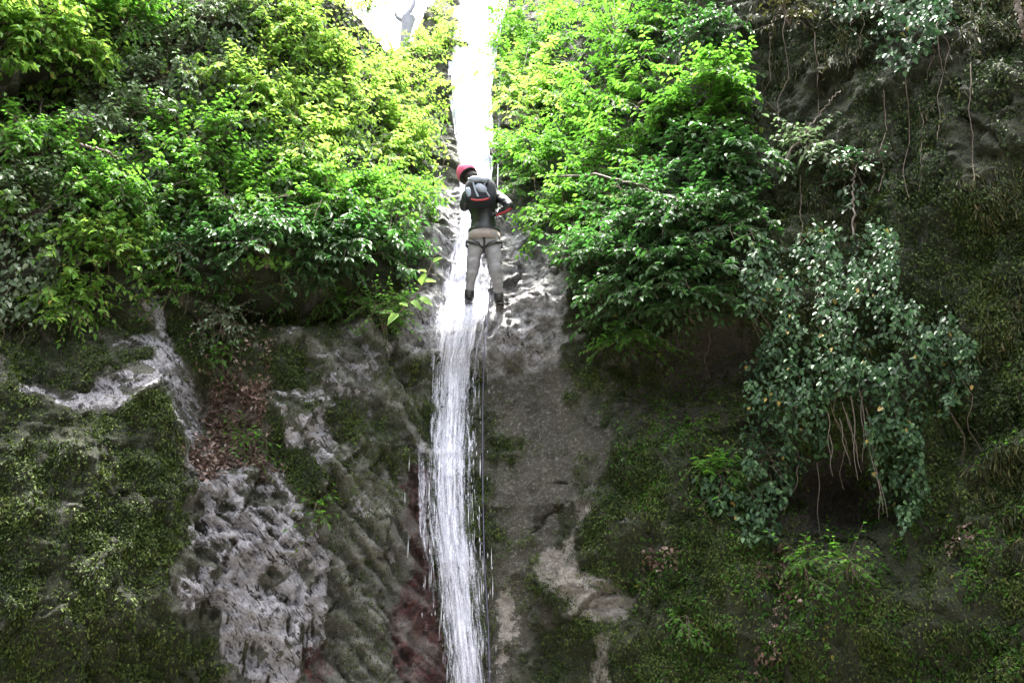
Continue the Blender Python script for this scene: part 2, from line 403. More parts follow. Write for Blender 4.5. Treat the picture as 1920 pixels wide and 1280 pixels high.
# surface lookups
Pg = P; NRMfull = np.cross(np.gradient(P, axis=1), np.gradient(P, axis=0)); NRMfull /= np.linalg.norm(NRMfull, axis=-1, keepdims=True) + 1e-9
if np.mean(np.sum(NRMfull * NRM, -1)) < 0: NRMfull = -NRMfull
PX, PY = project(P)
bstep = 2
bi = idx[::bstep, ::bstep]
bv = P[::bstep, ::bstep].reshape(-1, 3); bn = bi.shape
bidx = np.arange(bn[0] * bn[1]).reshape(bn)
bf = np.stack([bidx[:-1, :-1], bidx[:-1, 1:], bidx[1:, 1:], bidx[1:, :-1]], -1).reshape(-1, 4)
bvh = BVHTree.FromPolygons(bv.tolist(), bf.tolist())
def hit(px_, py_):
    d = ray(px_, py_); r = bvh.ray_cast(Vector(CAM), Vector(d), 60)
    if r[0] is None: return at(px_, py_, 13.0)
    return np.array(r[0])

# unseen wall added behind the camera to block frontal skylight
ox = np.linspace(-6.9, 6.9, 90); oz = np.linspace(-.6, 6.5, 90); OX, OZ = np.meshgrid(ox, oz)
OY = -7.5 - .12 * OZ - 1.2 * (1 - (OX / 6.9) ** 2) + .9 * fbm(OX, OZ, OX * 0, .35, 5, 123)
oi = np.arange(8100).reshape(90, 90)
OF = np.stack([oi[:-1, :-1], oi[:-1, 1:], oi[1:, 1:], oi[1:, :-1]], -1).reshape(-1, 4)
mo = np.ones(8100)
added_rear_wall = mesh_from("cliff", np.stack([OX, OY, OZ], -1).reshape(-1, 3), OF, M_CLIFF, smooth=True,
    attrs={"zones_a": np.stack([mo, mo * 0, mo * 0, mo], -1), "zones_b": np.stack([mo * 0, mo * 0, mo * 0, mo], -1), "soil_shade": mo * 0, "litter": mo * 0, "strk": mo * .5})
tag(added_rear_wall, "unseen mossy wall added behind the viewer to block frontal light", "cliff", kind="structure")

# gorge floor and stream
M_GROUND = simple_mat("river_gravel", (.16, .15, .13), .8, .5, 9, bump=.8)
gx = np.linspace(-60, 60, 90); GX, GY = np.meshgrid(gx, gx)
GZ = .12 * fbm(GX, GY, GX * 0, .6, 3, 5)
gi = np.arange(90 * 90).reshape(90, 90)
GF = np.stack([gi[:-1, :-1], gi[:-1, 1:], gi[1:, 1:], gi[1:, :-1]], -1).reshape(-1, 4)
gr = mesh_from("ground", np.stack([GX, GY, GZ - .05], -1).reshape(-1, 3), GF, M_GROUND, smooth=True)
tag(gr, "gravel bed of the gorge", "ground", kind="structure")

# ------------------------------------------------------------------ water
t = NT("falling_water")
uv = t.n("ShaderNodeUVMap"); uv.uv_map = "flow"
v1 = t.scaled(uv.outputs[0], (1.0, .06, 1.0)); v2 = t.scaled(uv.outputs[0], (1.0, .14, 1.0))
w1 = t.noise(v1, 20, 3, .6, .8); w2 = t.noise(v2, 42, 4, .75, 1.2)
w3 = t.noise(uv.outputs[0], 60, 3, .7)
den = t.attr("cover")
a = t.math('ADD', t.math('MULTIPLY', t.math('SUBTRACT', w1, .5), 2.6), t.math('MULTIPLY', t.math('SUBTRACT', w2, .5), 2.2))
a = t.math('ADD', a, t.math('MULTIPLY', t.math('SUBTRACT', w3, .5), 1.0))
a = t.math('ADD', a, den)
alpha = t.ramp(a, [(.10, 0.0), (.45, .45), (1.05, 1.0)])
dif = t.n("ShaderNodeBsdfPrincipled"); dif.inputs['Roughness'].default_value = .25
t.set(dif.inputs['Base Color'], t.mix(w2, (.66, .66, .90), (.96, .96, .98)))
tl = t.n("ShaderNodeBsdfTranslucent"); tl.inputs[0].default_value = (.9, .92, .97, 1)
ms = t.n("ShaderNodeMixShader"); ms.inputs[0].default_value = .35
t.t.links.new(dif.outputs[0], ms.inputs[1]); t.t.links.new(tl.outputs[0], ms.inputs[2])
tr = t.n("ShaderNodeBsdfTransparent")
m2 = t.n("ShaderNodeMixShader"); t.set(m2.inputs[0], alpha)
t.t.links.new(tr.outputs[0], m2.inputs[1]); t.t.links.new(ms.outputs[0], m2.inputs[2])
M_WATER = t.surf(m2.outputs[0])

# centre line in the photo: py -> cx, half width left, half width right
WC = np.array([(-40, 915, 40, 40), (0, 903, 52, 50), (100, 890, 50, 46), (180, 883, 44, 40), (260, 890, 38, 38), (330, 893, 36, 34), (420, 888, 28, 22), (480, 885, 42, 30),
               (560, 876, 68, 52), (620, 866, 76, 60), (700, 852, 66, 58), (800, 847, 68, 60), (900, 845, 68, 60), (1000, 848, 68, 60), (1100, 860, 64, 58), (1200, 872, 54, 50), (1290, 880, 52, 46), (1400, 884, 52, 46)], float)
def water_line(y):
    return [np.interp(y, WC[:, 0], WC[:, k]) for k in (1, 2, 3)]
pyv = np.linspace(-40, 1400, 260)
cl = []
for yy in pyv:
    cxx, hl, hr = water_line(yy); cl.append(hit(cxx, yy))
cl = np.array(cl)
# smooth the fall line so that water leaps off the rock instead of hugging each lump
ker = np.hanning(25); ker /= ker.sum()
pad = np.concatenate([np.repeat(cl[:1], 12, 0), cl, np.repeat(cl[-1:], 12, 0)])
cls = np.stack([np.convolve(pad[:, k], ker, 'valid') for k in range(3)], -1)
cls[:, 1] = np.minimum(cls[:, 1], cl[:, 1] + .02)
dist = np.concatenate([[0], np.cumsum(np.linalg.norm(np.diff(cls, axis=0), axis=1))])
water = empty("waterfall", (0, float(cl[-1][1]), 0))
def water_sheet(name, off, seed, l0, l1, dscale, nu=46):
    V, D, UVs = [], [], []
    for i, yy in enumerate(pyv):
        cxx, hl, hr = water_line(yy)
        for k in range(nu):
            s = l0 + (l1 - l0) * k / (nu - 1)
            hwp = (hl if s < 0 else hr) * s
            c0 = at(cxx + hwp, yy, cls[i][1]); hw = hwp / FPX * 11
            o = off + .05 * math.cos(s * 1.4) + .02 * math.sin(s * 9 + seed + dist[i] * .6) + .012 * math.sin(s * 23 + seed * 2)
            V.append((c0[0], c0[1] - o - .02, c0[2])); UVs.append((hw + seed, dist[i] + seed * 3.3)); D.append((s, i))
    V = np.array(V)
    S = np.array([d[0] for d in D]); I = np.array([d[1] for d in D]); yv = pyv[I]
    core = np.exp(-((S - np.interp(yv, [0, 600, 750, 1000, 1280], [0, -.05, -.02, .02, .05])) / np.interp(yv, [0, 300, 600, 900, 1280], [.9, .8, .72, .66, .70])) ** 2)
    edge = sstep(1.02, .86, np.abs(S))
    left = .55 * np.exp(-((S + .88) / .12) ** 2) * sstep(600, 760, yv) * sstep(1180, 1050, yv)
    dens = -.30 + 1.15 * core + left + .12 * np.exp(-((S - .85) / .15) ** 2)
    dens = dens * dscale - .24 * sstep(560, 640, yv) + 1.3 * sstep(420, 150, yv)
    dens = np.where(edge < 1, dens - (1 - edge) * 1.6, dens)
    n = len(pyv); ii = np.arange(n * nu).reshape(n, nu)
    FF = np.stack([ii[:-1, :-1], ii[:-1, 1:], ii[1:, 1:], ii[1:, :-1]], -1).reshape(-1, 4)
    o = mesh_from(name, V, FF, M_WATER, water, smooth=True, attrs={"cover": dens})
    uvl = o.data.uv_layers.new(name="flow")
    UVa = np.array(UVs, np.float32)[FF.ravel()]
    uvl.data.foreach_set("uv", UVa.ravel())
    o.matrix_parent_inverse = Matrix.Translation(-water.location)
    return o
water_sheet("water_sheet", .03, 1.0, -1.0, 1.0, 1.0)
water_sheet("water_sheet", .09, 2.7, -1.02, .95, .85)
water_sheet("water_sheet", .14, 5.1, -.8, .75, .8)
tag(water, "white waterfall streaming down the gully and the rock face", "waterfall", kind="structure")

M_DROP = simple_mat("water_drops", (.85, .87, .93), .2, .05, 5)
def streaks(n, name):
    V, Fq = [], []
    r = np.random.default_rng(12)
    for _ in range(n):
        i = int(r.uniform(60, 255)); yy = pyv[i]
        cxx, hl, hr = water_line(yy); s = np.clip(r.normal(0, .55), -1.25, 1.15)
        hw = (hl if s < 0 else hr) * s / FPX * 11
        ln = r.uniform(.01, .07) if r.random() < .7 else r.uniform(.08, .25)
        w = r.uniform(.0015, .0045)
        c0 = at(cxx + (hl if s < 0 else hr) * s, yy, cls[i][1]) + np.array([0, -r.uniform(.06, .22), 0])
        b0 = len(V)
        for (a_, z_) in ((0, -ln / 2), (1, 0), (0, ln / 2)):
            for q in range(3):
                an = q * 2.094; V.append(c0 + np.array([math.cos(an) * w * (a_ + .15), math.sin(an) * w * (a_ + .15), z_]))
        for lv in range(2):
            for q in range(3):
                Fq.append((b0 + lv * 3 + q, b0 + lv * 3 + (q + 1) % 3, b0 + lv * 3 + 3 + (q + 1) % 3, b0 + lv * 3 + 3 + q))
    o = mesh_from(name, np.array(V), np.array(Fq), M_DROP, water); o["kind"] = "stuff"
    o.matrix_parent_inverse = Matrix.Translation(-water.location)
streaks(700, "spray")

# ------------------------------------------------------------------ leaves
def leaf_mat(name, stops, trans, rough=.6, tmix=.5, spec=.18):
    t = NT(name); tint = t.attr("tint")
    c = t.ramp(tint, stops)
    tc = t.n("ShaderNodeTexCoord").outputs['Object']
    c = t.mix(t.noise(tc, 30, 3), c, t.mix(.5, c, (.02, .03, .01)))
    p = t.n("ShaderNodeBsdfPrincipled"); t.set(p.inputs['Base Color'], c); p.inputs['Roughness'].default_value = rough
    p.inputs['Specular IOR Level'].default_value = spec
    tr = t.n("ShaderNodeBsdfTranslucent"); t.set(tr.inputs[0], t.mix(.75, c, trans, 'MIX'))
    m = t.n("ShaderNodeMixShader"); m.inputs[0].default_value = tmix
    t.t.links.new(p.outputs[0], m.inputs[1]); t.t.links.new(tr.outputs[0], m.inputs[2])
    return t.surf(m.outputs[0])
M_LEAF = {
    'lime': leaf_mat("leaf_lime", [(0, (.05, .15, .02)), (.5, (.14, .32, .05)), (.85, (.32, .52, .14)), (1, (.45, .30, .10))], (.45, .72, .10)),
    'green': leaf_mat("leaf_green", [(0, (.03, .08, .018)), (.5, (.065, .16, .03)), (.9, (.16, .30, .06)), (1, (.30, .22, .06))], (.18, .48, .04)),
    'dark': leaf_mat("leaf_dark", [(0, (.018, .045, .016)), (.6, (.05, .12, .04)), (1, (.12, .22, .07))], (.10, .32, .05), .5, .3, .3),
    'ivy': leaf_mat("leaf_ivy", [(0, (.010, .03, .012)), (.5, (.028, .078, .028)), (.93, (.13, .24, .10)), (1, (.45, .32, .08))], (.06, .18, .06), .5, .2, .32),
    'grey': leaf_mat("leaf_grey", [(0, (.06, .10, .05)), (.5, (.15, .22, .12)), (1, (.42, .48, .36))], (.2, .34, .12), .5, .3, .3),
    'olive': leaf_mat("leaf_olive", [(0, (.016, .018, .008)), (.5, (.06, .062, .02)), (.8, (.14, .13, .045)), (1, (.26, .19, .10))], (.09, .11, .02), .6, .2, .3),
    'moss': leaf_mat("leaf_moss", [(0, (.014, .024, .007)), (.45, (.050, .080, .016)), (.8, (.105, .150, .032)), (1, (.17, .19, .06))], (.09, .13, .01), .7, .2, .2),
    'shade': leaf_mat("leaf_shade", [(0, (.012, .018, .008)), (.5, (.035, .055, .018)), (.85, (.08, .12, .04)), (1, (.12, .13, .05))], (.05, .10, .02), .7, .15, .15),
    'brown': leaf_mat("leaf_brown", [(0, (.06, .035, .028)), (.5, (.24, .15, .125)), (.8, (.50, .37, .33)), (1, (.70, .62, .56))], (.2, .1, .05), .6, .1, .3),
}
M_BARK = simple_mat("twig_bark", (.10, .075, .055), .85, .5, 30, bump=.5)
M_ROOT = simple_mat("root_bark", (.14, .115, .095), .85, .4, 25, bump=.5)

def leaves_mesh(name, C, D, N, L, W, mat, parent, tint, curl=.25):
    """C base points, D unit leaf axes, N approx upward normals (n,3); L, W (n,)"""
    C, D, N = map(np.asarray, (C, D, N)); n = len(C)
    S = np.cross(D, N); S /= np.linalg.norm(S, axis=1, keepdims=True) + 1e-9
    N = np.cross(S, D)
    L = np.asarray(L)[:, None]; W = np.asarray(W)[:, None]
    f = .22 * W
    tip = C + D * L - N * L * curl
    l1 = C + D * L * .28 + S * W * .5 + N * f; r1 = C + D * L * .28 - S * W * .5 + N * f
    l2 = C + D * L * .68 + S * W * .36 + N * (f * .7 - L * curl * .4); r2 = C + D * L * .68 - S * W * .36 + N * (f * .7 - L * curl * .4)
    V = np.stack([C, l1, l2, tip, r2, r1], 1).reshape(-1, 3)
    b0 = np.arange(n)[:, None] * 6
    Fq = np.concatenate([b0 + np.array([0, 1, 2, 3]), b0 + np.array([0, 3, 4, 5])], 0)
    o = mesh_from(name, V, Fq, mat, parent, attrs={"tint": np.repeat(tint, 6)})
    return o

def tubes_mesh(name, paths, mat, parent, sides=5):
    V, Fq = [], []
    for pts, r0, r1 in paths:
        pts = np.asarray(pts); m = len(pts)
        tn = np.gradient(pts, axis=0); tn /= np.linalg.norm(tn, axis=1, keepdims=True) + 1e-9
        ref = np.array([.3, .2, .93]) if abs(tn[0][2]) < .9 else np.array([1., .1, 0])
        a = np.cross(tn, ref); a /= np.linalg.norm(a, axis=1, keepdims=True) + 1e-9; bb = np.cross(tn, a)
        b0 = len(V)
        for i in range(m):
            rr = r0 + (r1 - r0) * i / (m - 1)
            for q in range(sides):
                an = 2 * math.pi * q / sides
                V.append(pts[i] + rr * (a[i] * math.cos(an) + bb[i] * math.sin(an)))
        for i in range(m - 1):
            for q in range(sides):
                Fq.append((b0 + i * sides + q, b0 + i * sides + (q + 1) % sides, b0 + (i + 1) * sides + (q + 1) % sides, b0 + (i + 1) * sides + q))
    return mesh_from(name, np.array(V), np.array(Fq), mat, parent, smooth=True)

def unit(v): return v / (np.linalg.norm(v) + 1e-9)

def shrub(name, label, cat, px_, py_, rx, ry, kind, group, leaf=.075, nb=16, proud=(.15, .8), droop=.25, seed=0, mixin=None, twigs=9, per=7, root=None, stem_vis=1.0):
    """a bush rooted on the rock at the photo point, its crown rx by ry (photo pixels) wide"""
    r = np.random.default_rng(1000 + seed)
    if cat == "shrub": nb = int(nb * 1.5); rx *= 1.25; ry *= 1.25; leaf *= .8; twigs = int(twigs * 1.15); per += 2
    rp = hit(*(root or (px_, py_ + ry * .15)))
    base = empty(name, rp)
    paths, C, D, N = [], [], [], []
    for b_ in range(nb):
        ang = r.uniform(0, 2 * math.pi); q = math.sqrt(r.uniform(.05, 1))
        tx, ty = px_ + math.cos(ang) * q * rx, py_ + math.sin(ang) * q * ry
        w = hit(tx, ty)
        if np.linalg.norm(w - rp) > 4.5: w = at(tx, ty, rp[1])
        outv = unit(np.array([CAM[0] - w[0], CAM[1] - w[1], 0]))
        pr = r.uniform(*proud) * (1.1 - .6 * q)
        tgt = w + outv * pr
        tgt[2] += -pr * .25 * r.uniform(0, 1)
        mid = (rp + tgt) / 2 + outv * pr * .35 + np.array([0, 0, .25 + droop])
        ts = np.linspace(0, 1, 9)[:, None]
        pts = (1 - ts) ** 2 * rp + 2 * ts * (1 - ts) * mid + ts ** 2 * tgt
        pts += r.normal(0, .012, pts.shape) * ts
        paths.append((pts, .009 * r.uniform(.7, 1.5), .003))
        for k in range(twigs):
            tt = r.uniform(.25, 1.0); i = int(tt * 8); p0 = pts[i]
            d = unit(pts[min(i + 1, 8)] - pts[max(i - 1, 0)])
            side = unit(np.cross(d, np.array([0, 0, 1.]))) * (1 if k % 2 else -1)
            td = unit(d * r.uniform(.3, 1) + side * r.uniform(.4, 1.1) + np.array([0, 0, r.uniform(-.45, .35)]) + outv * .25)
            tl = r.uniform(.16, .42)
            e = p0 + td * tl + np.array([0, 0, -droop * .25 * tl])
            paths.append((np.array([p0, (p0 + e) / 2 + np.array([0, 0, .015]), e]), .0035, .0015))
            up = unit(np.array([0, 0, 1.]) + r.normal(0, .28, 3) + outv * .25)
            for j in range(per):
                f = (j + .6) / per
                c = p0 + (e - p0) * f
                sd_ = unit(np.cross(td, up)) * (1 if j % 2 else -1)
                ld = unit(td * .55 + sd_ * (.9 if j < per - 1 else .1) + r.normal(0, .18, 3) + np.array([0, 0, -.15 - droop * .5]))
                C.append(c); D.append(ld); N.append(unit(up + r.normal(0, .22, 3)))
    n = len(C); L = leaf * r.uniform(.5, 1.45, n); W = L * r.uniform(.48, .66, n)
    tint = np.clip(r.normal(.5, .22, n), 0, .94); tint[r.random(n) < .012] = 1.0
    mk = M_LEAF[kind]
    C, D, N = np.array(C) - rp, np.array(D), np.array(N)
    leaves_mesh("foliage", C, D, N, L, W, mk, base, tint)
    tubes_mesh("stems", [(p_ - rp, a_, b_) for p_, a_, b_ in paths], M_BARK, base, 4)
    tag(base, label, cat, group)
    return base

GL, GR = "shrubs on the left bank of the gully", "shrubs on the right bank of the gully"
LEFT = [ # px, py, rx, ry, kind, leaf, nb, label
 (60, 60, 130, 110, 'lime', .085, 20, "lime green leafy shrub filling the top left corner"),
 (230, 40, 130, 90, 'green', .07, 18, "mid green shrub on the rim just right of the corner shrub"),
 (395, 30, 120, 80, 'grey', .06, 16, "greyish small-leaved shrub near the top, left of the sky gap"),
 (560, 60, 130, 100, 'lime', .075, 22, "yellow-green shrub beside the bright sky gap"),
 (110, 150, 150, 70, 'lime', .085, 18, "bright branches hanging over the dark hollow at far left"),
 (310, 150, 140, 90, 'grey', .065, 18, "dull grey-green bush right of the dark hollow"),
 (480, 180, 130, 90, 'lime', .075, 20, "lime bush in the middle of the upper left bank"),
 (650, 190, 120, 100, 'lime', .08, 22, "brightest yellow-green bush, below the sky gap"),
 (770, 190, 80, 90, 'lime', .075, 14, "yellow-green bush touching the left edge of the upper water"),
 (60, 290, 110, 80, 'green', .07, 14, "small mid green bush under the dark hollow"),
 (200, 260, 110, 60, 'grey', .07, 12, "silvery-leaved bush just under the hollow's right side"),
 (370, 290, 140, 80, 'green', .07, 18, "mixed green bush left of the bank's centre"),
 (560, 290, 130, 80, 'lime', .08, 18, "light green bush above the dark-leaved laurel"),
 (760, 290, 90, 70, 'lime', .08, 16, "lime bush whose tips reach the climber's helmet"),
 (50, 420, 90, 90, 'grey', .065, 12, "dusky bush at the left edge, half way up"),
 (200, 390, 150, 80, 'green', .07, 18, "green bush over the left mossy boulder"),
 (420, 390, 140, 80, 'green', .075, 20, "broad green bush above the leaf-litter gully"),
 (620, 390, 130, 80, 'green', .08, 20, "dense green bush in the lower middle of the left bank"),
 (740, 400, 80, 60, 'green', .075, 12, "small green bush left of the climber"),
 (180, 500, 120, 60, 'lime', .075, 12, "bright round-leaved bush hanging above the pale ridge"),
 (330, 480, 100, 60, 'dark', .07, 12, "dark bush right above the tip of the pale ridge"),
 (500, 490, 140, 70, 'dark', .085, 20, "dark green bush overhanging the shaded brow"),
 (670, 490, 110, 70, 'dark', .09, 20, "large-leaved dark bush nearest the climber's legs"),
 (120, 590, 70, 40, 'lime', .065, 7, "little lime plant on top of the mossy boulder"),
 (640, 590, 60, 24, 'green', .065, 7, "small bright fern-like plant under the brow"),
 (340, 565, 80, 35, 'green', .06, 5, "thin drooping green twigs beside the pale ridge's tip"),
 (470, 580, 80, 28, 'green', .065, 6, "thin twigs drooping over the middle of the shaded brow"),
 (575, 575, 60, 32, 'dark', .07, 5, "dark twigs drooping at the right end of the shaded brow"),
 (420, 635, 50, 25, 'grey', .05, 4, "dusty small-leaved plant just above the leaf litter"),
 (690, 20, 70, 40, 'grey', .06, 7, "thin greyish bush at the left side of the sky gap"),
 (838, 70, 28, 60, 'lime', .065, 7, "thin pale sprays between the sky gap and the water"),
 (800, 110, 50, 30, 'lime', .07, 9, "yellow-green leaves at the foot of the dead trunk"),
 (720, 620, 45, 50, 'green', .05, 7, "low green plant beside the wet pale rock"),
]
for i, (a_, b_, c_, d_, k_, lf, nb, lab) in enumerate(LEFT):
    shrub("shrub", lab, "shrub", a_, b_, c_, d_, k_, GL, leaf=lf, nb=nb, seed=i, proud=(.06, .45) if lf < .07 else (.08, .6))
RIGHT = [
 (1010, 60, 90, 90, 'green', .085, 20, "vivid green bush at the top right of the water"),
 (1160, 70, 120, 100, 'green', .085, 24, "vivid green bush at the top, second from the water"),
 (1320, 50, 90, 70, 'dark', .075, 12, "darker bush at the top, right of the vivid ones"),
 (990, 180, 90, 90, 'lime', .085, 20, "light green bush leaning over the upper water"),
 (1140, 200, 120, 90, 'green', .09, 24, "vivid layered bush in the middle of the right bank"),
 (1330, 210, 110, 80, 'green', .09, 20, "vivid sprays reaching furthest to the right"),
 (1000, 310, 90, 70, 'green', .08, 16, "green bush beside the climber's rope"),
 (1140, 320, 120, 70, 'green', .08, 18, "mid green bush with a bare arching branch"),
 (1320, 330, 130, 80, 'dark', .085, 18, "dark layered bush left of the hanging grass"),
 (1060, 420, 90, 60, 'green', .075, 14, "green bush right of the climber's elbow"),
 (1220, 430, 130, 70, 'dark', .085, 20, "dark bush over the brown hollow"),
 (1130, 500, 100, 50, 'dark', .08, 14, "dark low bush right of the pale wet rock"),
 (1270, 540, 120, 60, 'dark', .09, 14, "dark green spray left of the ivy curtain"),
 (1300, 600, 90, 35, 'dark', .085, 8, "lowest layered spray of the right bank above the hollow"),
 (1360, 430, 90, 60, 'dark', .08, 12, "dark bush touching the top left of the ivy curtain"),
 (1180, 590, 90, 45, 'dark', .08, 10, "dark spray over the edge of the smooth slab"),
 (965, 120, 50, 120, 'green', .075, 14, "green leaves overhanging the right edge of the upper water"),
 (1180, 665, 60, 22, 'green', .075, 6, "small pale green sprig hanging in front of the hollow"),
]
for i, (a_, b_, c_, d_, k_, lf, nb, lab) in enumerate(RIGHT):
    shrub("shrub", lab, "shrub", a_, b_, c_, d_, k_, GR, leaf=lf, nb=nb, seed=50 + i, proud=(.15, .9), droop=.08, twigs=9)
SMALL = [
 (1500, 1075, 22, 45, 'green', .05, 5, "pale fern tuft hanging over the leaf litter at lower right"),
 (1590, 1085, 30, 25, 'green', .045, 4, "tiny bright plant right of the pale fern tuft"),
 (1340, 905, 55, 60, 'green', .06, 9, "light green plant at the lower left end of the ivy"),
 (1290, 1200, 30, 30, 'green', .045, 4, "tiny green plant at the bottom, left of the mossy mound"),
 (400, 690, 40, 35, 'green', .05, 6, "small plant at the head of the leaf-litter gully"),
 (470, 850, 40, 30, 'green', .045, 5, "small plant on the right edge of the leaf litter"),
 (600, 985, 25, 30, 'green', .045, 4, "tiny plant beside the white rough rock"),
 (1520, 290, 55, 60, 'grey', .07, 8, "loose dusky plant in the dark upper right"),
 (1600, 330, 55, 70, 'ivy', .07, 8, "pale-tipped plant above the ivy curtain"),
 (1480, 40, 60, 60, 'olive', .06, 8, "dull bush at the top, right of centre"),
 (1430, 880, 50, 40, 'ivy', .055, 7, "dark glossy plant beside the cave mouth"),
]
for i, (a_, b_, c_, d_, k_, lf, nb, lab) in enumerate(SMALL):
    shrub("small_plant", lab, "plant", a_, b_, c_, d_, k_, "small plants on the rock", leaf=lf, nb=nb, seed=90 + i, proud=(.05, .25), droop=.1, twigs=6, per=6)

# glossy climbers that hang on the rock
def climber(name, label, polys, n, leaf, kind, seed, proud=(.05, .35), roots=(), strands=26):
    r = np.random.default_rng(seed)
    C, D, N, paths = [], [], [], []
    xs = [p_[0] for q in polys for p_ in q]; ys = [p_[1] for q in polys for p_ in q]
    rp = hit((min(xs) + max(xs)) / 2, min(ys) + 30)
    base = empty(name, rp)
    cand = np.stack([r.uniform(min(xs), max(xs), n * 6), r.uniform(min(ys), max(ys), n * 6)], -1)
    sd_ = np.maximum.reduce([poly_sd(cand[:, 0], cand[:, 1], q) for q in polys])
    clump = vnoise(cand[:, 0] / 38, cand[:, 1] / 52, cand[:, 0] * 0, seed) * .6 + vnoise(cand[:, 0] / 15, cand[:, 1] / 18, cand[:, 0] * 0, seed + 3) * .4
    ok = (sd_ + clump * 26 > 0) & (r.random(len(cand)) < sstep(-.45, .25, clump) + .12)
    cand = cand[ok][:n]; clump = clump[ok][:n]
    for (x_, y_), cv in zip(cand, clump):
        w = hit(x_, y_); outv = unit(np.array([-w[0], -w[1], 0.0]))
        pr = proud[0] + (proud[1] - proud[0]) * np.clip(.45 + cv * 1.1 + r.normal(0, .2), 0, 1.3)
        c = w + outv * pr
        C.append(c)
        D.append(unit(np.array([r.normal(0, .9), 0, -1. + r.normal(0, .4)]) + outv * r.uniform(0, .5)))
        N.append(unit(outv * .7 + np.array([0, 0, r.uniform(.1, 1.6)]) + r.normal(0, .55, 3)))
    for _ in range(strands):
        x_, y_ = cand[r.integers(len(cand))]; w = hit(x_, y_); outv = unit(np.array([-w[0], -w[1], 0.0]))
        p0 = w + outv * proud[0]; ln = r.uniform(.4, 1.2)
        pts = [p0 + np.array([.05 * math.sin(k * 1.3 + x_), 0, .2 - ln * k / 8]) + outv * .12 * math.sin(k / 8 * 3.1) for k in range(9)]
        paths.append((np.array(pts) - rp, .005, .002))
    C = np.array(C) - rp; nn = len(C)
    L = leaf * r.uniform(.7, 1.35, nn); tint = np.clip(r.normal(.5, .25, nn), 0, .93); tint[r.random(nn) < .01] = 1
    leaves_mesh("foliage", C, np.array(D), np.array(N), L, L * r.uniform(.6, .8, nn), M_LEAF[kind], base, tint, .15)
    for pth in paths: tubes_mesh("stem", [pth], M_BARK, base, 4)
    for rt in roots:
        x_, y0, y1 = rt; w = hit(x_, y0); outv = unit(np.array([-w[0], -w[1], 0.0])); w2 = w + outv * .28
        dpt = np.linalg.norm(w2 - CAM); ln = (y1 - y0) / FPX * dpt * 1.08
        ph = r.uniform(0, 6)
        pts = [w2 + np.array([.012 * math.sin(k * .7 + ph) + .006 * k * math.sin(ph * 2), 0, -ln * k / 12]) for k in range(13)]
        tubes_mesh("hanging_root", [(np.array(pts) - rp, r.uniform(.004, .008), .002)], M_ROOT, base, 5)
    tag(base, label, "ivy"); return base
climber("ivy", "big curtain of dark glossy ivy hanging over the small cave",
        [[(1400, 500), (1500, 455), (1600, 450), (1680, 480), (1700, 600), (1800, 640), (1840, 720), (1780, 790), (1730, 800), (1740, 950), (1700, 1010), (1650, 940), (1640, 800),
          (1600, 760), (1560, 760), (1560, 860), (1500, 900), (1470, 960), (1400, 900), (1390, 840), (1410, 760), (1400, 700), (1420, 640), (1390, 560)]],
        5200, .048, 'ivy', 3, (.05, .5),
        roots=[(1610, 740, 950), (1600, 760, 900), (1625, 780, 960), (1575, 800, 880), (1590, 790, 890), (1560, 830, 900), (1645, 850, 970), (1535, 880, 1000), (1500, 880, 930), (1555, 790, 870), (1618, 760, 870), (1583, 770, 860)])
climber("ivy", "small dark ivy patch left of the cave mouth", [[(1300, 900), (1360, 870), (1450, 930), (1460, 1010), (1400, 1020), (1340, 960)]], 420, .055, 'ivy', 5, (.03, .2), strands=5)
climber("ivy", "dark ivy draping from the top right of the cliff", [[(1560, -30), (1780, -30), (1800, 60), (1740, 110), (1700, 150), (1640, 130), (1580, 60)]], 900, .06, 'ivy', 7, (.05, .35), strands=12)
climber("ivy", "greyish ivy low on the cliff at the left edge", [[(-20, 420), (120, 440), (130, 560), (60, 620), (-20, 620)]], 420, .055, 'grey', 9, (.03, .2), strands=5)
climber("ivy", "sparse ivy creeping across the upper left bank behind the shrubs", [[(380, 20), (700, 120), (820, 300), (780, 400), (500, 380), (260, 420), (150, 300), (230, 120)]], 2600, .06, 'grey', 11, (.03, .25), strands=10)
climber("ivy", "pale green creeper covering the rock between the upper left bushes", [[(-40, -40), (640, -40), (720, 110), (840, 180), (840, 330), (760, 460), (500, 520), (250, 500), (-40, 440), (-40, 260), (60, 240), (150, 190), (60, 140), (-40, 170)]], 5200, .058, 'lime', 15, (.03, .3), strands=14)
climber("ivy", "shaded ivy behind the shrubs of the right bank", [[(950, 100), (1400, 60), (1440, 330), (1350, 560), (1060, 500), (960, 380)]], 1600, .07, 'dark', 13, (.03, .25), strands=10)

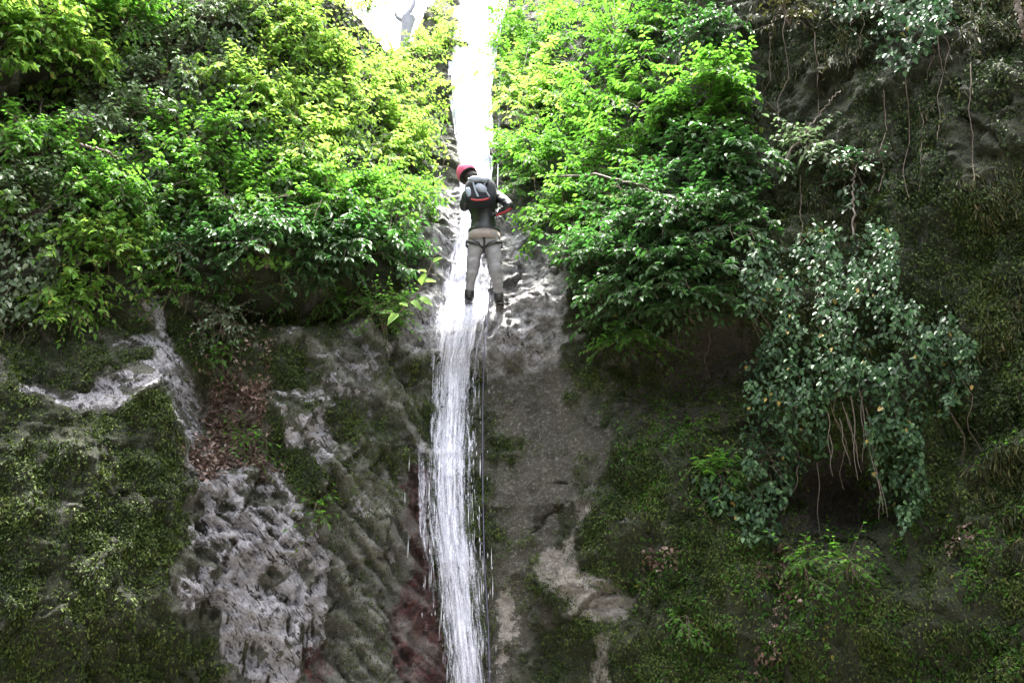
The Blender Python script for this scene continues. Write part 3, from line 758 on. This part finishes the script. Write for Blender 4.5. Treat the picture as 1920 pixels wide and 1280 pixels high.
# near sprig with big bright leaves in front of the wet rock
def sprig():
    root = hit(700, 600); root = root + unit(np.array([-root[0], -root[1], 0])) * .25
    Y_ = root[1] - .2
    pp = [root, at(745, 590, Y_ - .15), at(775, 560, Y_ - .25), at(795, 530, Y_ - .3), at(812, 490, Y_ - .32)]
    ts = np.linspace(0, 1, 17); pts = np.stack([np.interp(ts, np.linspace(0, 1, 5), [q[k] for q in pp]) for k in range(3)], -1)
    base = empty("leafy_sprig", root)
    C, D, N, L = [], [], [], []
    for (x_, y_, dx_, dz_, l_) in [(748, 588, -.6, -.6, .17), (770, 565, .7, -.5, .15), (785, 560, .9, -.35, .17), (790, 535, .2, .8, .15), (795, 528, .9, .1, .13), (812, 492, .7, .5, .11), (800, 510, -.8, .3, .09), (765, 575, -.7, .4, .10)]:
        C.append(at(x_, y_, Y_ - .28) - root); D.append(unit(np.array([dx_, -.25, dz_]))); N.append(unit(np.array([.1, -.8, .7]))); L.append(l_)
    L = np.array(L) * 1.0
    leaves_mesh("foliage", C, D, N, L, L * .62, M_LEAF['lime'], base, np.full(len(L), .8))
    tubes_mesh("stems", [(pts - root, .009, .004)], M_BARK, base, 5)
    tag(base, "sprig of large bright lime leaves in front of the wet rock by the climber", "plant")
sprig()

# ------------------------------------------------------------------ moss, hanging grass, leaf litter
def blades(name, label, cat, weight, n, ln, wd, kind, mat, seed, down=.6, outb=.6, spread=.5, lift=0.0):
    r = np.random.default_rng(seed)
    w = (weight * vis).ravel()
    cell = np.gradient(U, axis=1).ravel() * np.gradient(Z, axis=0).ravel()
    cum = np.cumsum(w * cell); pick = np.searchsorted(cum, r.uniform(0, cum[-1], n))
    pts = Pg.reshape(-1, 3)[pick]; nn = NRMfull.reshape(-1, 3)[pick]
    pts = pts + r.normal(0, .008, pts.shape) + nn * lift * r.uniform(0, 1, (n, 1))
    D = nn * outb + np.array([0, 0, -down]) + r.normal(0, spread, (n, 3)); D /= np.linalg.norm(D, axis=1, keepdims=True)
    N = nn + np.array([0, 0, .5]) + r.normal(0, .3, (n, 3)); N /= np.linalg.norm(N, axis=1, keepdims=True)
    L = ln * r.uniform(.5, 1.5, n)
    cl_ = vnoise(pts[:, 0] * 3, pts[:, 1] * 3, pts[:, 2] * 3, seed) * .25 + vnoise(pts[:, 0] * 11, pts[:, 1] * 11, pts[:, 2] * 11, seed) * .15
    tint = np.clip(.42 + cl_ * 1.2 + r.normal(0, .24, n), 0, 1)
    o = leaves_mesh(name, pts, D, N, L, L * wd, M_LEAF[mat], None, tint, .3)
    tag(o, label, cat, kind=kind); return o
inview = ((PX > -150) & (PX < 2070) & (PY > -60) & (PY < 1400))
mw = moss * inview
blades("moss", "olive green moss covering the lower cliff", "moss", mw * sstep(450, 620, PY + .15 * PX - 100) * (.12 + sstep(-.25, .3, fbm(X, Y, Zc, 3.4, 4, 311))), 240000, .024, .5, "stuff", 'moss', 21, .7, .6, .5, .03)
gw = (sstep(1380, 1500, PX) * sstep(760, 600, PY - (PX - 1400) * .6)) * inview
blades("hanging_grass", "dry olive grass hanging on the shaded right wall", "grass", gw * sstep(-.15, .35, fbm(X, Y, Zc, 1.6, 4, 301)), 32000, .09, .13, "stuff", 'olive', 22, 1.1, .35, .35)
gw2 = moss * inview * sstep(1100, 1250, PX) * sstep(620, 800, PY) * sstep(-.1, .2, speck)
blades("creeping_plants", "tiny creeping plants in the moss of the lower right wall", "plants", gw2, 9000, .034, .6, "stuff", 'green', 23, .5, .8, .5, .02)
gw3 = moss * inview * sstep(760, 500, PX) * sstep(600, 700, PY) * sstep(-.05, .25, speck)
blades("creeping_plants", "tiny creeping plants in the moss of the lower left boulder", "plants", gw3, 6000, .03, .6, "stuff", 'moss', 24, .5, .8, .5, .02)
lw = np.maximum.reduce([litter, area([(1210, 1040), (1260, 1030), (1270, 1070), (1200, 1095)], 8, .4), area([(1760, 990), (1840, 990), (1850, 1030), (1780, 1040)], 8, .4),
                        area([(1440, 1060), (1480, 1040), (1490, 1120), (1450, 1260), (1430, 1270), (1450, 1150)], 14, 1.2) * .35, .25 * area([(330, 600), (520, 600), (500, 720), (380, 720)], 8, .4)]) * inview
blades("fallen_leaves", "brown and pinkish fallen leaves caught on ledges and in the gully", "leaf litter", lw * (.15 + sstep(-.2, .3, spk2)), 9000, .042, .6, "stuff", 'brown', 25, .3, .8, .8, .02)

# bare twigs and lianas over the shaded parts
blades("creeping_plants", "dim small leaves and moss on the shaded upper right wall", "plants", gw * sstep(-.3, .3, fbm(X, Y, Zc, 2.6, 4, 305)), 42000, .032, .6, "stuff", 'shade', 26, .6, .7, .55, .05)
def twig_thing(label, ptsYs, r0, r1, mat=M_ROOT):
    pts = np.array([at(x_, y_, Y_) for x_, y_, Y_ in ptsYs]); m = 24
    tt = np.linspace(0, 1, m); k = np.linspace(0, 1, len(pts))
    P_ = np.stack([np.interp(tt, k, pts[:, c_]) for c_ in range(3)], -1)
    P_ += (.003 if r0 < .008 else .012) * np.random.default_rng(int(ptsYs[0][0])).normal(0, 1, P_.shape)
    o = tubes_mesh("branch", [(P_, r0, r1)], mat, None, 6); tag(o, label, "branch", "bare branches on the cliff")
def dY(x_, y_, off): return hit(x_, y_)[1] - off
twig_thing("bare arching branch crossing the right bank bushes", [(1040, 330, dY(1040, 330, .9)), (1120, 328, dY(1120, 328, 1.0)), (1200, 345, dY(1200, 345, 1.0)), (1255, 380, dY(1255, 380, .7))], .014, .008)
twig_thing("short pale bare twig slanting among the vivid leaves", [(1205, 190, dY(1205, 190, 1.0)), (1190, 205, dY(1190, 205, .9))], .012, .006)
twig_thing("thin bare stem rising above the ivy curtain", [(1600, 445, dY(1600, 445, .3)), (1598, 350, dY(1598, 350, .3)), (1610, 290, dY(1610, 290, .2))], .012, .006)
twig_thing("long dead branch slanting through the dark upper right", [(1470, 300, dY(1470, 300, .3)), (1540, 210, dY(1540, 210, .35)), (1575, 170, dY(1575, 170, .3))], .014, .006)
twig_thing("pale twig in the silvery bush of the left bank", [(150, 270, dY(150, 270, .5)), (200, 285, dY(200, 285, .6)), (225, 300, dY(225, 300, .5))], .014, .007)
twig_thing("thick pale branch at the top right corner", [(1905, -10, dY(1905, 0, .5)), (1915, 40, dY(1915, 40, .5)), (1925, 80, dY(1920, 80, .4))], .03, .02)

_r = np.random.default_rng(77)
for k, (lx, ly, ln) in enumerate([(1440, 60, 150), (1475, 20, 210), (1530, 60, 160), (1660, 170, 190), (1700, 130, 240), (1725, 200, 160), (1760, 60, 200), (1820, 120, 220), (1640, 560, 140), (1420, 560, 120), (1330, 620, 90), (1500, 330, 120)]):
    q = [(lx + _r.normal(0, 3) + j * _r.normal(0, 2), ly + ln * j / 5, dY(lx, ly + ln * j / 5, .08 + .05 * (j % 2))) for j in range(6)]
    where = ["leftmost of the upper right wall", "beside the dull bush at the top", "left of the top right ivy", "under the top right ivy", "tallest of the upper right wall", "lowest below the top right ivy", "through the top right ivy",
             "nearest the top right corner", "among the leaves at the ivy curtain's middle", "at the ivy curtain's left edge", "over the brown hollow", "beside the loose dusky plant"][k]
    twig_thing("thin hanging liana, " + where, q, .005, .003, M_BARK)
# dead snag standing in the sky gap
def snag():
    base_p = hit(758, 104); Y_ = base_p[1] - .1
    b = empty("dead_tree", base_p)
    mk = simple_mat("bleached_wood", (.30, .30, .36), .8, .3, 12, bump=.5)
    def P_(x_, y_): return at(x_, y_, Y_) - base_p
    tubes_mesh("trunk", [(np.array([P_(757, 104), P_(757, 85), P_(760, 66), P_(764, 46), P_(766, 34)]), .05, .12)], mk, b, 8)
    tubes_mesh("limb", [(np.array([P_(766, 38), P_(764, 25), P_(769, 20), P_(775, 10), P_(777, -4)]), .05, .035)], mk, b, 6)
    tubes_mesh("limb", [(np.array([P_(763, 45), P_(754, 38), P_(746, 34), P_(742, 26)]), .05, .03)], mk, b, 6)
    tag(b, "pale forked dead trunk standing against the sky in the gap", "dead tree")
snag()


# ------------------------------------------------------------------ the climber
M_NEO = simple_mat("black_neoprene", (.018, .020, .022), .45, .4, 25)
M_TROU = simple_mat("wet_grey_trousers", (.21, .205, .215), .6, .3, 14, bump=.3)
M_SKIN = simple_mat("skin", (.45, .28, .20), .5, .08, 20)
M_HELM = simple_mat("pink_red_plastic", (.70, .13, .24), .3, .06, 10)
M_PACK = simple_mat("dark_pack_cloth", (.010, .013, .018), .9, .4, 25, bump=.3)
M_PALE = simple_mat("pale_grey_webbing", (.24, .27, .32), .6, .2, 25)
M_RED = simple_mat("red_webbing", (.35, .035, .04), .6, .2, 25)
M_SEAT = simple_mat("beige_seat_cloth", (.24, .20, .175), .6, .4, 18, bump=.3)
M_BOOT = simple_mat("black_rubber", (.014, .013, .012), .5, .3, 30)
M_ROPE = simple_mat("dark_rope", (.08, .075, .12), .7, .5, 60)
M_METAL = simple_mat("carabiner_metal", (.35, .35, .36), .35, .1, 30, metallic=.9)

def skin_mesh(name, verts, edges, radii, mats, parent, root=0, sub=2, pick=None):
    me = bpy.data.meshes.new(name); me.from_pydata([tuple(map(float, v)) for v in verts], edges, []); me.update()
    o = bpy.data.objects.new(name, me); COL.objects.link(o)
    sk = o.modifiers.new("skin", 'SKIN'); sk.use_smooth_shade = True
    ly = me.skin_vertices[0].data
    for i, rr in enumerate(radii):
        ly[i].radius = rr if isinstance(rr, tuple) else (rr, rr)
        ly[i].use_root = (i == root)
    sb_ = o.modifiers.new("sub", 'SUBSURF'); sb_.levels = sub; sb_.render_levels = sub
    dg = bpy.context.evaluated_depsgraph_get()
    me2 = bpy.data.meshes.new_from_object(o.evaluated_get(dg)); me2.name = name
    bpy.data.objects.remove(o)
    o2 = bpy.data.objects.new(name, me2); COL.objects.link(o2)
    me2.materials.clear()
    for m_ in mats: me2.materials.append(m_)
    for pl in me2.polygons:
        pl.use_smooth = True
        if pick: pl.material_index = pick(pl.center)
    if parent: o2.parent = parent
    return o2

Yf = float(min(hit(878, 556)[1], hit(934, 568)[1])) - .06
org = at(908, 450, Yf - .3)
person = empty("person", org)
def J(x_, y_, dy_): return at(x_, y_, Yf + dy_) - org
jt = {}
names = [("pelvis", J(908, 446, -.30), (.155, .105)), ("waist", J(906, 420, -.33), (.13, .10)), ("chest", J(904, 385, -.37), (.17, .115)), ("upchest", J(902, 367, -.38), (.17, .10)),
         ("neck", J(894, 352, -.40), .062), ("nape", J(887, 343, -.40), .06), ("head", J(880, 333, -.40), .088), ("crown", J(876, 325, -.40), .085),
         ("hipL", J(892, 456, -.30), .10), ("kneeL", J(886, 507, -.26), .068), ("calfL", J(883, 524, -.20), .062), ("ankL", J(880, 548, -.12), .045),
         ("hipR", J(923, 456, -.30), .10), ("kneeR", J(930, 508, -.28), .068), ("calfR", J(932, 526, -.22), .062), ("ankR", J(935, 553, -.12), .045),
         ("shL", J(876, 366, -.36), .065), ("elL", J(868, 392, -.28), .05), ("wrL", J(893, 372, -.08), .033),
         ("shR", J(932, 366, -.37), .065), ("elR", J(957, 386, -.56), .05), ("wrR", J(936, 401, -.44), .033), ("nose", J(872, 331, -.29), .02), ("chin", J(883, 338, -.34), .055)]
names = [(n_[0], n_[1], tuple(v * 1.04 for v in n_[2]) if isinstance(n_[2], tuple) else n_[2] * (1.02 if n_[0][:3] in ("hip", "kne", "cal", "shL", "shR", "elL", "elR") else 1)) for n_ in names]
ix_ = {n_[0]: i for i, n_ in enumerate(names)}
E_ = [("pelvis", "waist"), ("waist", "chest"), ("chest", "upchest"), ("upchest", "neck"), ("neck", "nape"), ("nape", "head"), ("head", "crown"), ("pelvis", "hipL"), ("hipL", "kneeL"), ("kneeL", "calfL"), ("calfL", "ankL"),
      ("pelvis", "hipR"), ("hipR", "kneeR"), ("kneeR", "calfR"), ("calfR", "ankR"), ("upchest", "shL"), ("shL", "elL"), ("elL", "wrL"), ("upchest", "shR"), ("shR", "elR"), ("elR", "wrR"), ("head", "chin")]
zw, zn = names[0][1][2], names[4][1][2]
body = skin_mesh("body", [n_[1] for n_ in names if n_[0] != "nose"], [(ix_[a_] - (ix_[a_] > ix_["nose"]), ix_[b_] - (ix_[b_] > ix_["nose"])) for a_, b_ in E_], [n_[2] for n_ in names if n_[0] != "nose"],
    [M_NEO, M_TROU, M_SKIN], person, sub=3, pick=lambda c: 1 if c.z < zw - .0 else (2 if c.z > zn + .01 and c.x < .02 else 0))
co = np.empty(len(body.data.vertices) * 3, np.float32); body.data.vertices.foreach_get("co", co); co = co.reshape(-1, 3)
no = np.empty(len(co) * 3, np.float32); body.data.vertices.foreach_get("normal", no); no = no.reshape(-1, 3)
wr = .016 * fbm(co[:, 0], co[:, 1], co[:, 2] * 1.8, 9.0, 3, 501, True) * (co[:, 2] < zn - .03)
body.data.vertices.foreach_set("co", (co + no * wr[:, None]).ravel().astype(np.float32))
PJ = {n_[0]: n_[1] for n_ in names}

def ellipsoid(name, c, r3, mat, parent, zmin=-1.0, zmax=1.0, tilt=None, nu=24, nv=14, thick=0.0, pw=2.0):
    V = []
    for i in range(nv + 1):
        zz = zmin + (zmax - zmin) * i / nv
        zz = math.copysign(abs(zz), zz); rr = (max(0, 1 - abs(zz) ** pw)) ** (1 / pw)
        for k in range(nu):
            a_ = 2 * math.pi * k / nu; ca, sa_ = math.cos(a_), math.sin(a_)
            e = 2 / pw
            V.append((math.copysign(abs(ca) ** e, ca) * rr * r3[0], math.copysign(abs(sa_) ** e, sa_) * rr * r3[1], zz * r3[2]))
    V = np.array(V)
    if tilt is not None: V = V @ np.array(tilt).T
    V = V + np.array(c)
    Fq = [(i * nu + k, i * nu + (k + 1) % nu, (i + 1) * nu + (k + 1) % nu, (i + 1) * nu + k) for i in range(nv) for k in range(nu)]
    if zmin > -1: # close the underside
        V = np.vstack([V, V[:nu].mean(0)]); Fq += [(len(V) - 1, (k + 1) % nu, k, len(V) - 1) for k in range(0)]
    return mesh_from(name, V, np.array(Fq), mat, parent, smooth=True)
def rot(ax, an): return np.array(Matrix.Rotation(an, 3, ax))
tl_ = rot('Y', R(-28)) @ rot('X', R(-14))
helm = ellipsoid("helmet", PJ["crown"] + np.array([-.01, 0, .0]), (.122, .140, .115), M_HELM, person, zmin=-.45, tilt=tl_)
ellipsoid("helmet_rim", PJ["crown"] + np.array([-.01, 0, .0]) + tl_ @ np.array([0, 0, -.055]), (.116, .134, .009), M_BOOT, helm, tilt=tl_, nv=6)
ellipsoid("hair", PJ["head"] + np.array([.015, -.02, -.01]), (.092, .09, .085), simple_mat("dark_hair", (.02, .012, .01), .6, .3, 60), person)
# rucksack on the back, facing the viewer
pc = (PJ["chest"] + PJ["upchest"]) / 2 + np.array([-.01, -.165, .0])
pack = ellipsoid("rucksack", pc, (.185, .11, .18), M_PACK, person, tilt=rot('X', R(-6)), pw=3.2, nv=20, nu=32)
def strap(name, pts, r_, mat, parent): return tubes_mesh(name, [(np.array(pts), r_, r_)], mat, parent, 6)
yb = -.115
strap("strap", [pc + np.array([-.14, yb + .02, .14]), pc + np.array([-.08, yb - .004, .07]), pc + np.array([-.06, yb - .008, -.02]), pc + np.array([-.02, yb - .004, -.12])], .013, M_PALE, pack)
strap("strap", [pc + np.array([.11, yb, .12]), pc + np.array([.05, yb - .012, .05]), pc + np.array([.06, yb - .012, -.03]), pc + np.array([.11, yb + .01, -.11])], .010, M_PALE, pack)
ellipsoid("pocket", pc + np.array([.01, yb + .005, .0]), (.075, .035, .05), M_PALE, pack, pw=2.5, tilt=rot('Y', R(35)))
ellipsoid("pocket", pc + np.array([-.13, yb + .03, -.04]), (.035, .03, .07), M_PALE, pack, pw=2.5, tilt=rot('Y', R(-15)))
ellipsoid("pocket", pc + np.array([-.05, yb - .005, .115]), (.075, .03, .035), M_PALE, pack, pw=3)
ellipsoid("pocket", pc + np.array([.055, yb - .005, .105]), (.05, .03, .03), M_PALE, pack, pw=3)
strap("red_strap", [pc + np.array([-.10, yb + .02, -.135]), pc + np.array([-.04, yb + .0, -.16]), pc + np.array([.04, yb + .0, -.155]), pc + np.array([.12, yb + .03, -.11])], .012, M_RED, pack)
# harness
def ring(name, c, rx_, ry_, w_, mat, parent, tilt_=0.0, n_=28, a0=0.0, a1=2 * math.pi, thick=.006):
    V, Fq = [], []
    for k in range(n_ + 1):
        a_ = a0 + (a1 - a0) * k / n_
        for (dr, dz) in ((0, -w_), (thick, -w_), (thick, w_), (0, w_)):
            x_, y_ = math.cos(a_) * (rx_ + dr), math.sin(a_) * (ry_ + dr)
            V.append((c[0] + x_, c[1] + y_, c[2] + dz + x_ * tilt_))
    for k in range(n_):
        for q in range(4): Fq.append((k * 4 + q, k * 4 + (q + 1) % 4, k * 4 + 4 + (q + 1) % 4, k * 4 + 4 + q))
    return mesh_from(name, np.array(V), np.array(Fq), mat, parent, smooth=False)
harness = ring("harness", PJ["pelvis"] + np.array([0, 0, .075]), .184, .134, .022, M_NEO, person)
for sd_, hp, kn in ((-1, "hipL", "kneeL"), (1, "hipR", "kneeR")):
    ring("leg_loop", PJ[hp] * .86 + PJ[kn] * .14, .108, .108, .024, M_BOOT, harness, tilt_=.35 * sd_)
seat_ = ring("seat_cover", PJ["pelvis"] + np.array([0, .0, -.005]), .180, .136, .058, M_SEAT, person, a0=R(185), a1=R(355))
strap("lanyard", [PJ["pelvis"] + np.array([0, -.13, -.04]), PJ["pelvis"] + np.array([.004, -.10, -.12]), PJ["pelvis"] + np.array([0, -.08, -.20])], .013, M_NEO, harness)
strap("red_strap", [PJ["elR"] + np.array([.01, -.03, -.05]), (PJ["elR"] + PJ["wrR"]) / 2 + np.array([0, -.03, -.045]), PJ["wrR"] + np.array([-.03, -.02, -.03])], .014, M_RED, person)
# boots
for an, fx in (("ankL", -1), ("ankR", 1)):
    a_ = PJ[an]
    bt = skin_mesh("boot", [a_ + np.array([0, .0, .06]), a_ + np.array([0, .0, -.02]), a_ + np.array([0, -.01, -.075]), a_ + np.array([.01 * fx, .07, -.06]), a_ + np.array([.02 * fx, .14, -.03])],
                   [(0, 1), (1, 2), (2, 3), (3, 4)], [.062, .066, .062, .06, .05], [M_BOOT], person)
    ellipsoid("sole", a_ + np.array([.012 * fx, .055, -.108]), (.052, .15, .016), M_BOOT, bt, tilt=rot('X', R(14)), pw=3, nv=6)
# gloved hands, five fingers closed on the rope
def glove(w_, d, curl, side):
    d = unit(np.array(d)); curl = unit(np.array(curl)); ac = unit(np.cross(d, curl))
    V = [w_, w_ + d * .045, w_ + d * .075]; Ed = [(0, 1), (1, 2)]; rd = [.033, (.036, .022), (.036, .02)]
    for f in range(4):
        o_ = ac * (f - 1.5) * .021; ln = (.036, .042, .040, .031)[f]
        b_ = len(V); V += [w_ + d * .088 + o_, w_ + d * (.088 + ln * .7) + o_ + curl * .012, w_ + d * (.088 + ln * .75) + o_ + curl * (.012 + ln * .8), w_ + d * .085 + o_ + curl * (.02 + ln * .9)]
        Ed += [(2, b_), (b_, b_ + 1), (b_ + 1, b_ + 2), (b_ + 2, b_ + 3)]; rd += [.0115, .0105, .0095, .0085]
    b_ = len(V); V += [w_ + d * .04 + ac * side * .035 + curl * .01, w_ + d * .07 + ac * side * .045 + curl * .035, w_ + d * .085 + ac * side * .02 + curl * .05]
    Ed += [(1, b_), (b_, b_ + 1), (b_ + 1, b_ + 2)]; rd += [.014, .012, .010]
    return skin_mesh("glove", V, Ed, rd, [M_NEO], person, sub=1)
glove(PJ["wrR"], (-.9, .25, .1), (-.2, .1, -.9), 1)
glove(PJ["wrL"], (.8, .3, .5), (.2, .9, 0), -1)
tag(person, "climber in black top and grey trousers with pink helmet, abseiling down the waterfall", "person")

# rope from above down to the harness
top = hit(938, 60) + np.array([0, -.15, .3])
w_ = org + PJ["wrL"] + np.array([.12, .02, .03])
mid_ = at(934, 300, (w_[1] * .62 + top[1] * .38) )
ropepts = [top, top * .5 + mid_ * .5 + np.array([.01, 0, -.03]), mid_, at(933, 345, w_[1] - .25), at(932, 385, w_[1] - .3), org + PJ["wrR"] + np.array([-.03, -.03, -.02])] + [at(x_, y_, min(hit(x_, y_)[1], Yf) - .16) for x_, y_ in ((925, 480), (916, 580), (908, 660), (905, 760), (905, 900), (908, 1050), (916, 1180), (921, 1400))]
rp_ = np.array(ropepts); k_ = np.linspace(0, 1, len(rp_)); tt = np.linspace(0, 1, 90)
rope = tubes_mesh("rope", [(np.stack([np.interp(tt, k_, rp_[:, c_]) for c_ in range(3)], -1), .0065, .0065)], M_ROPE, None, 6)
tag(rope, "dark climbing rope from above the climber down the right edge of the water", "rope")
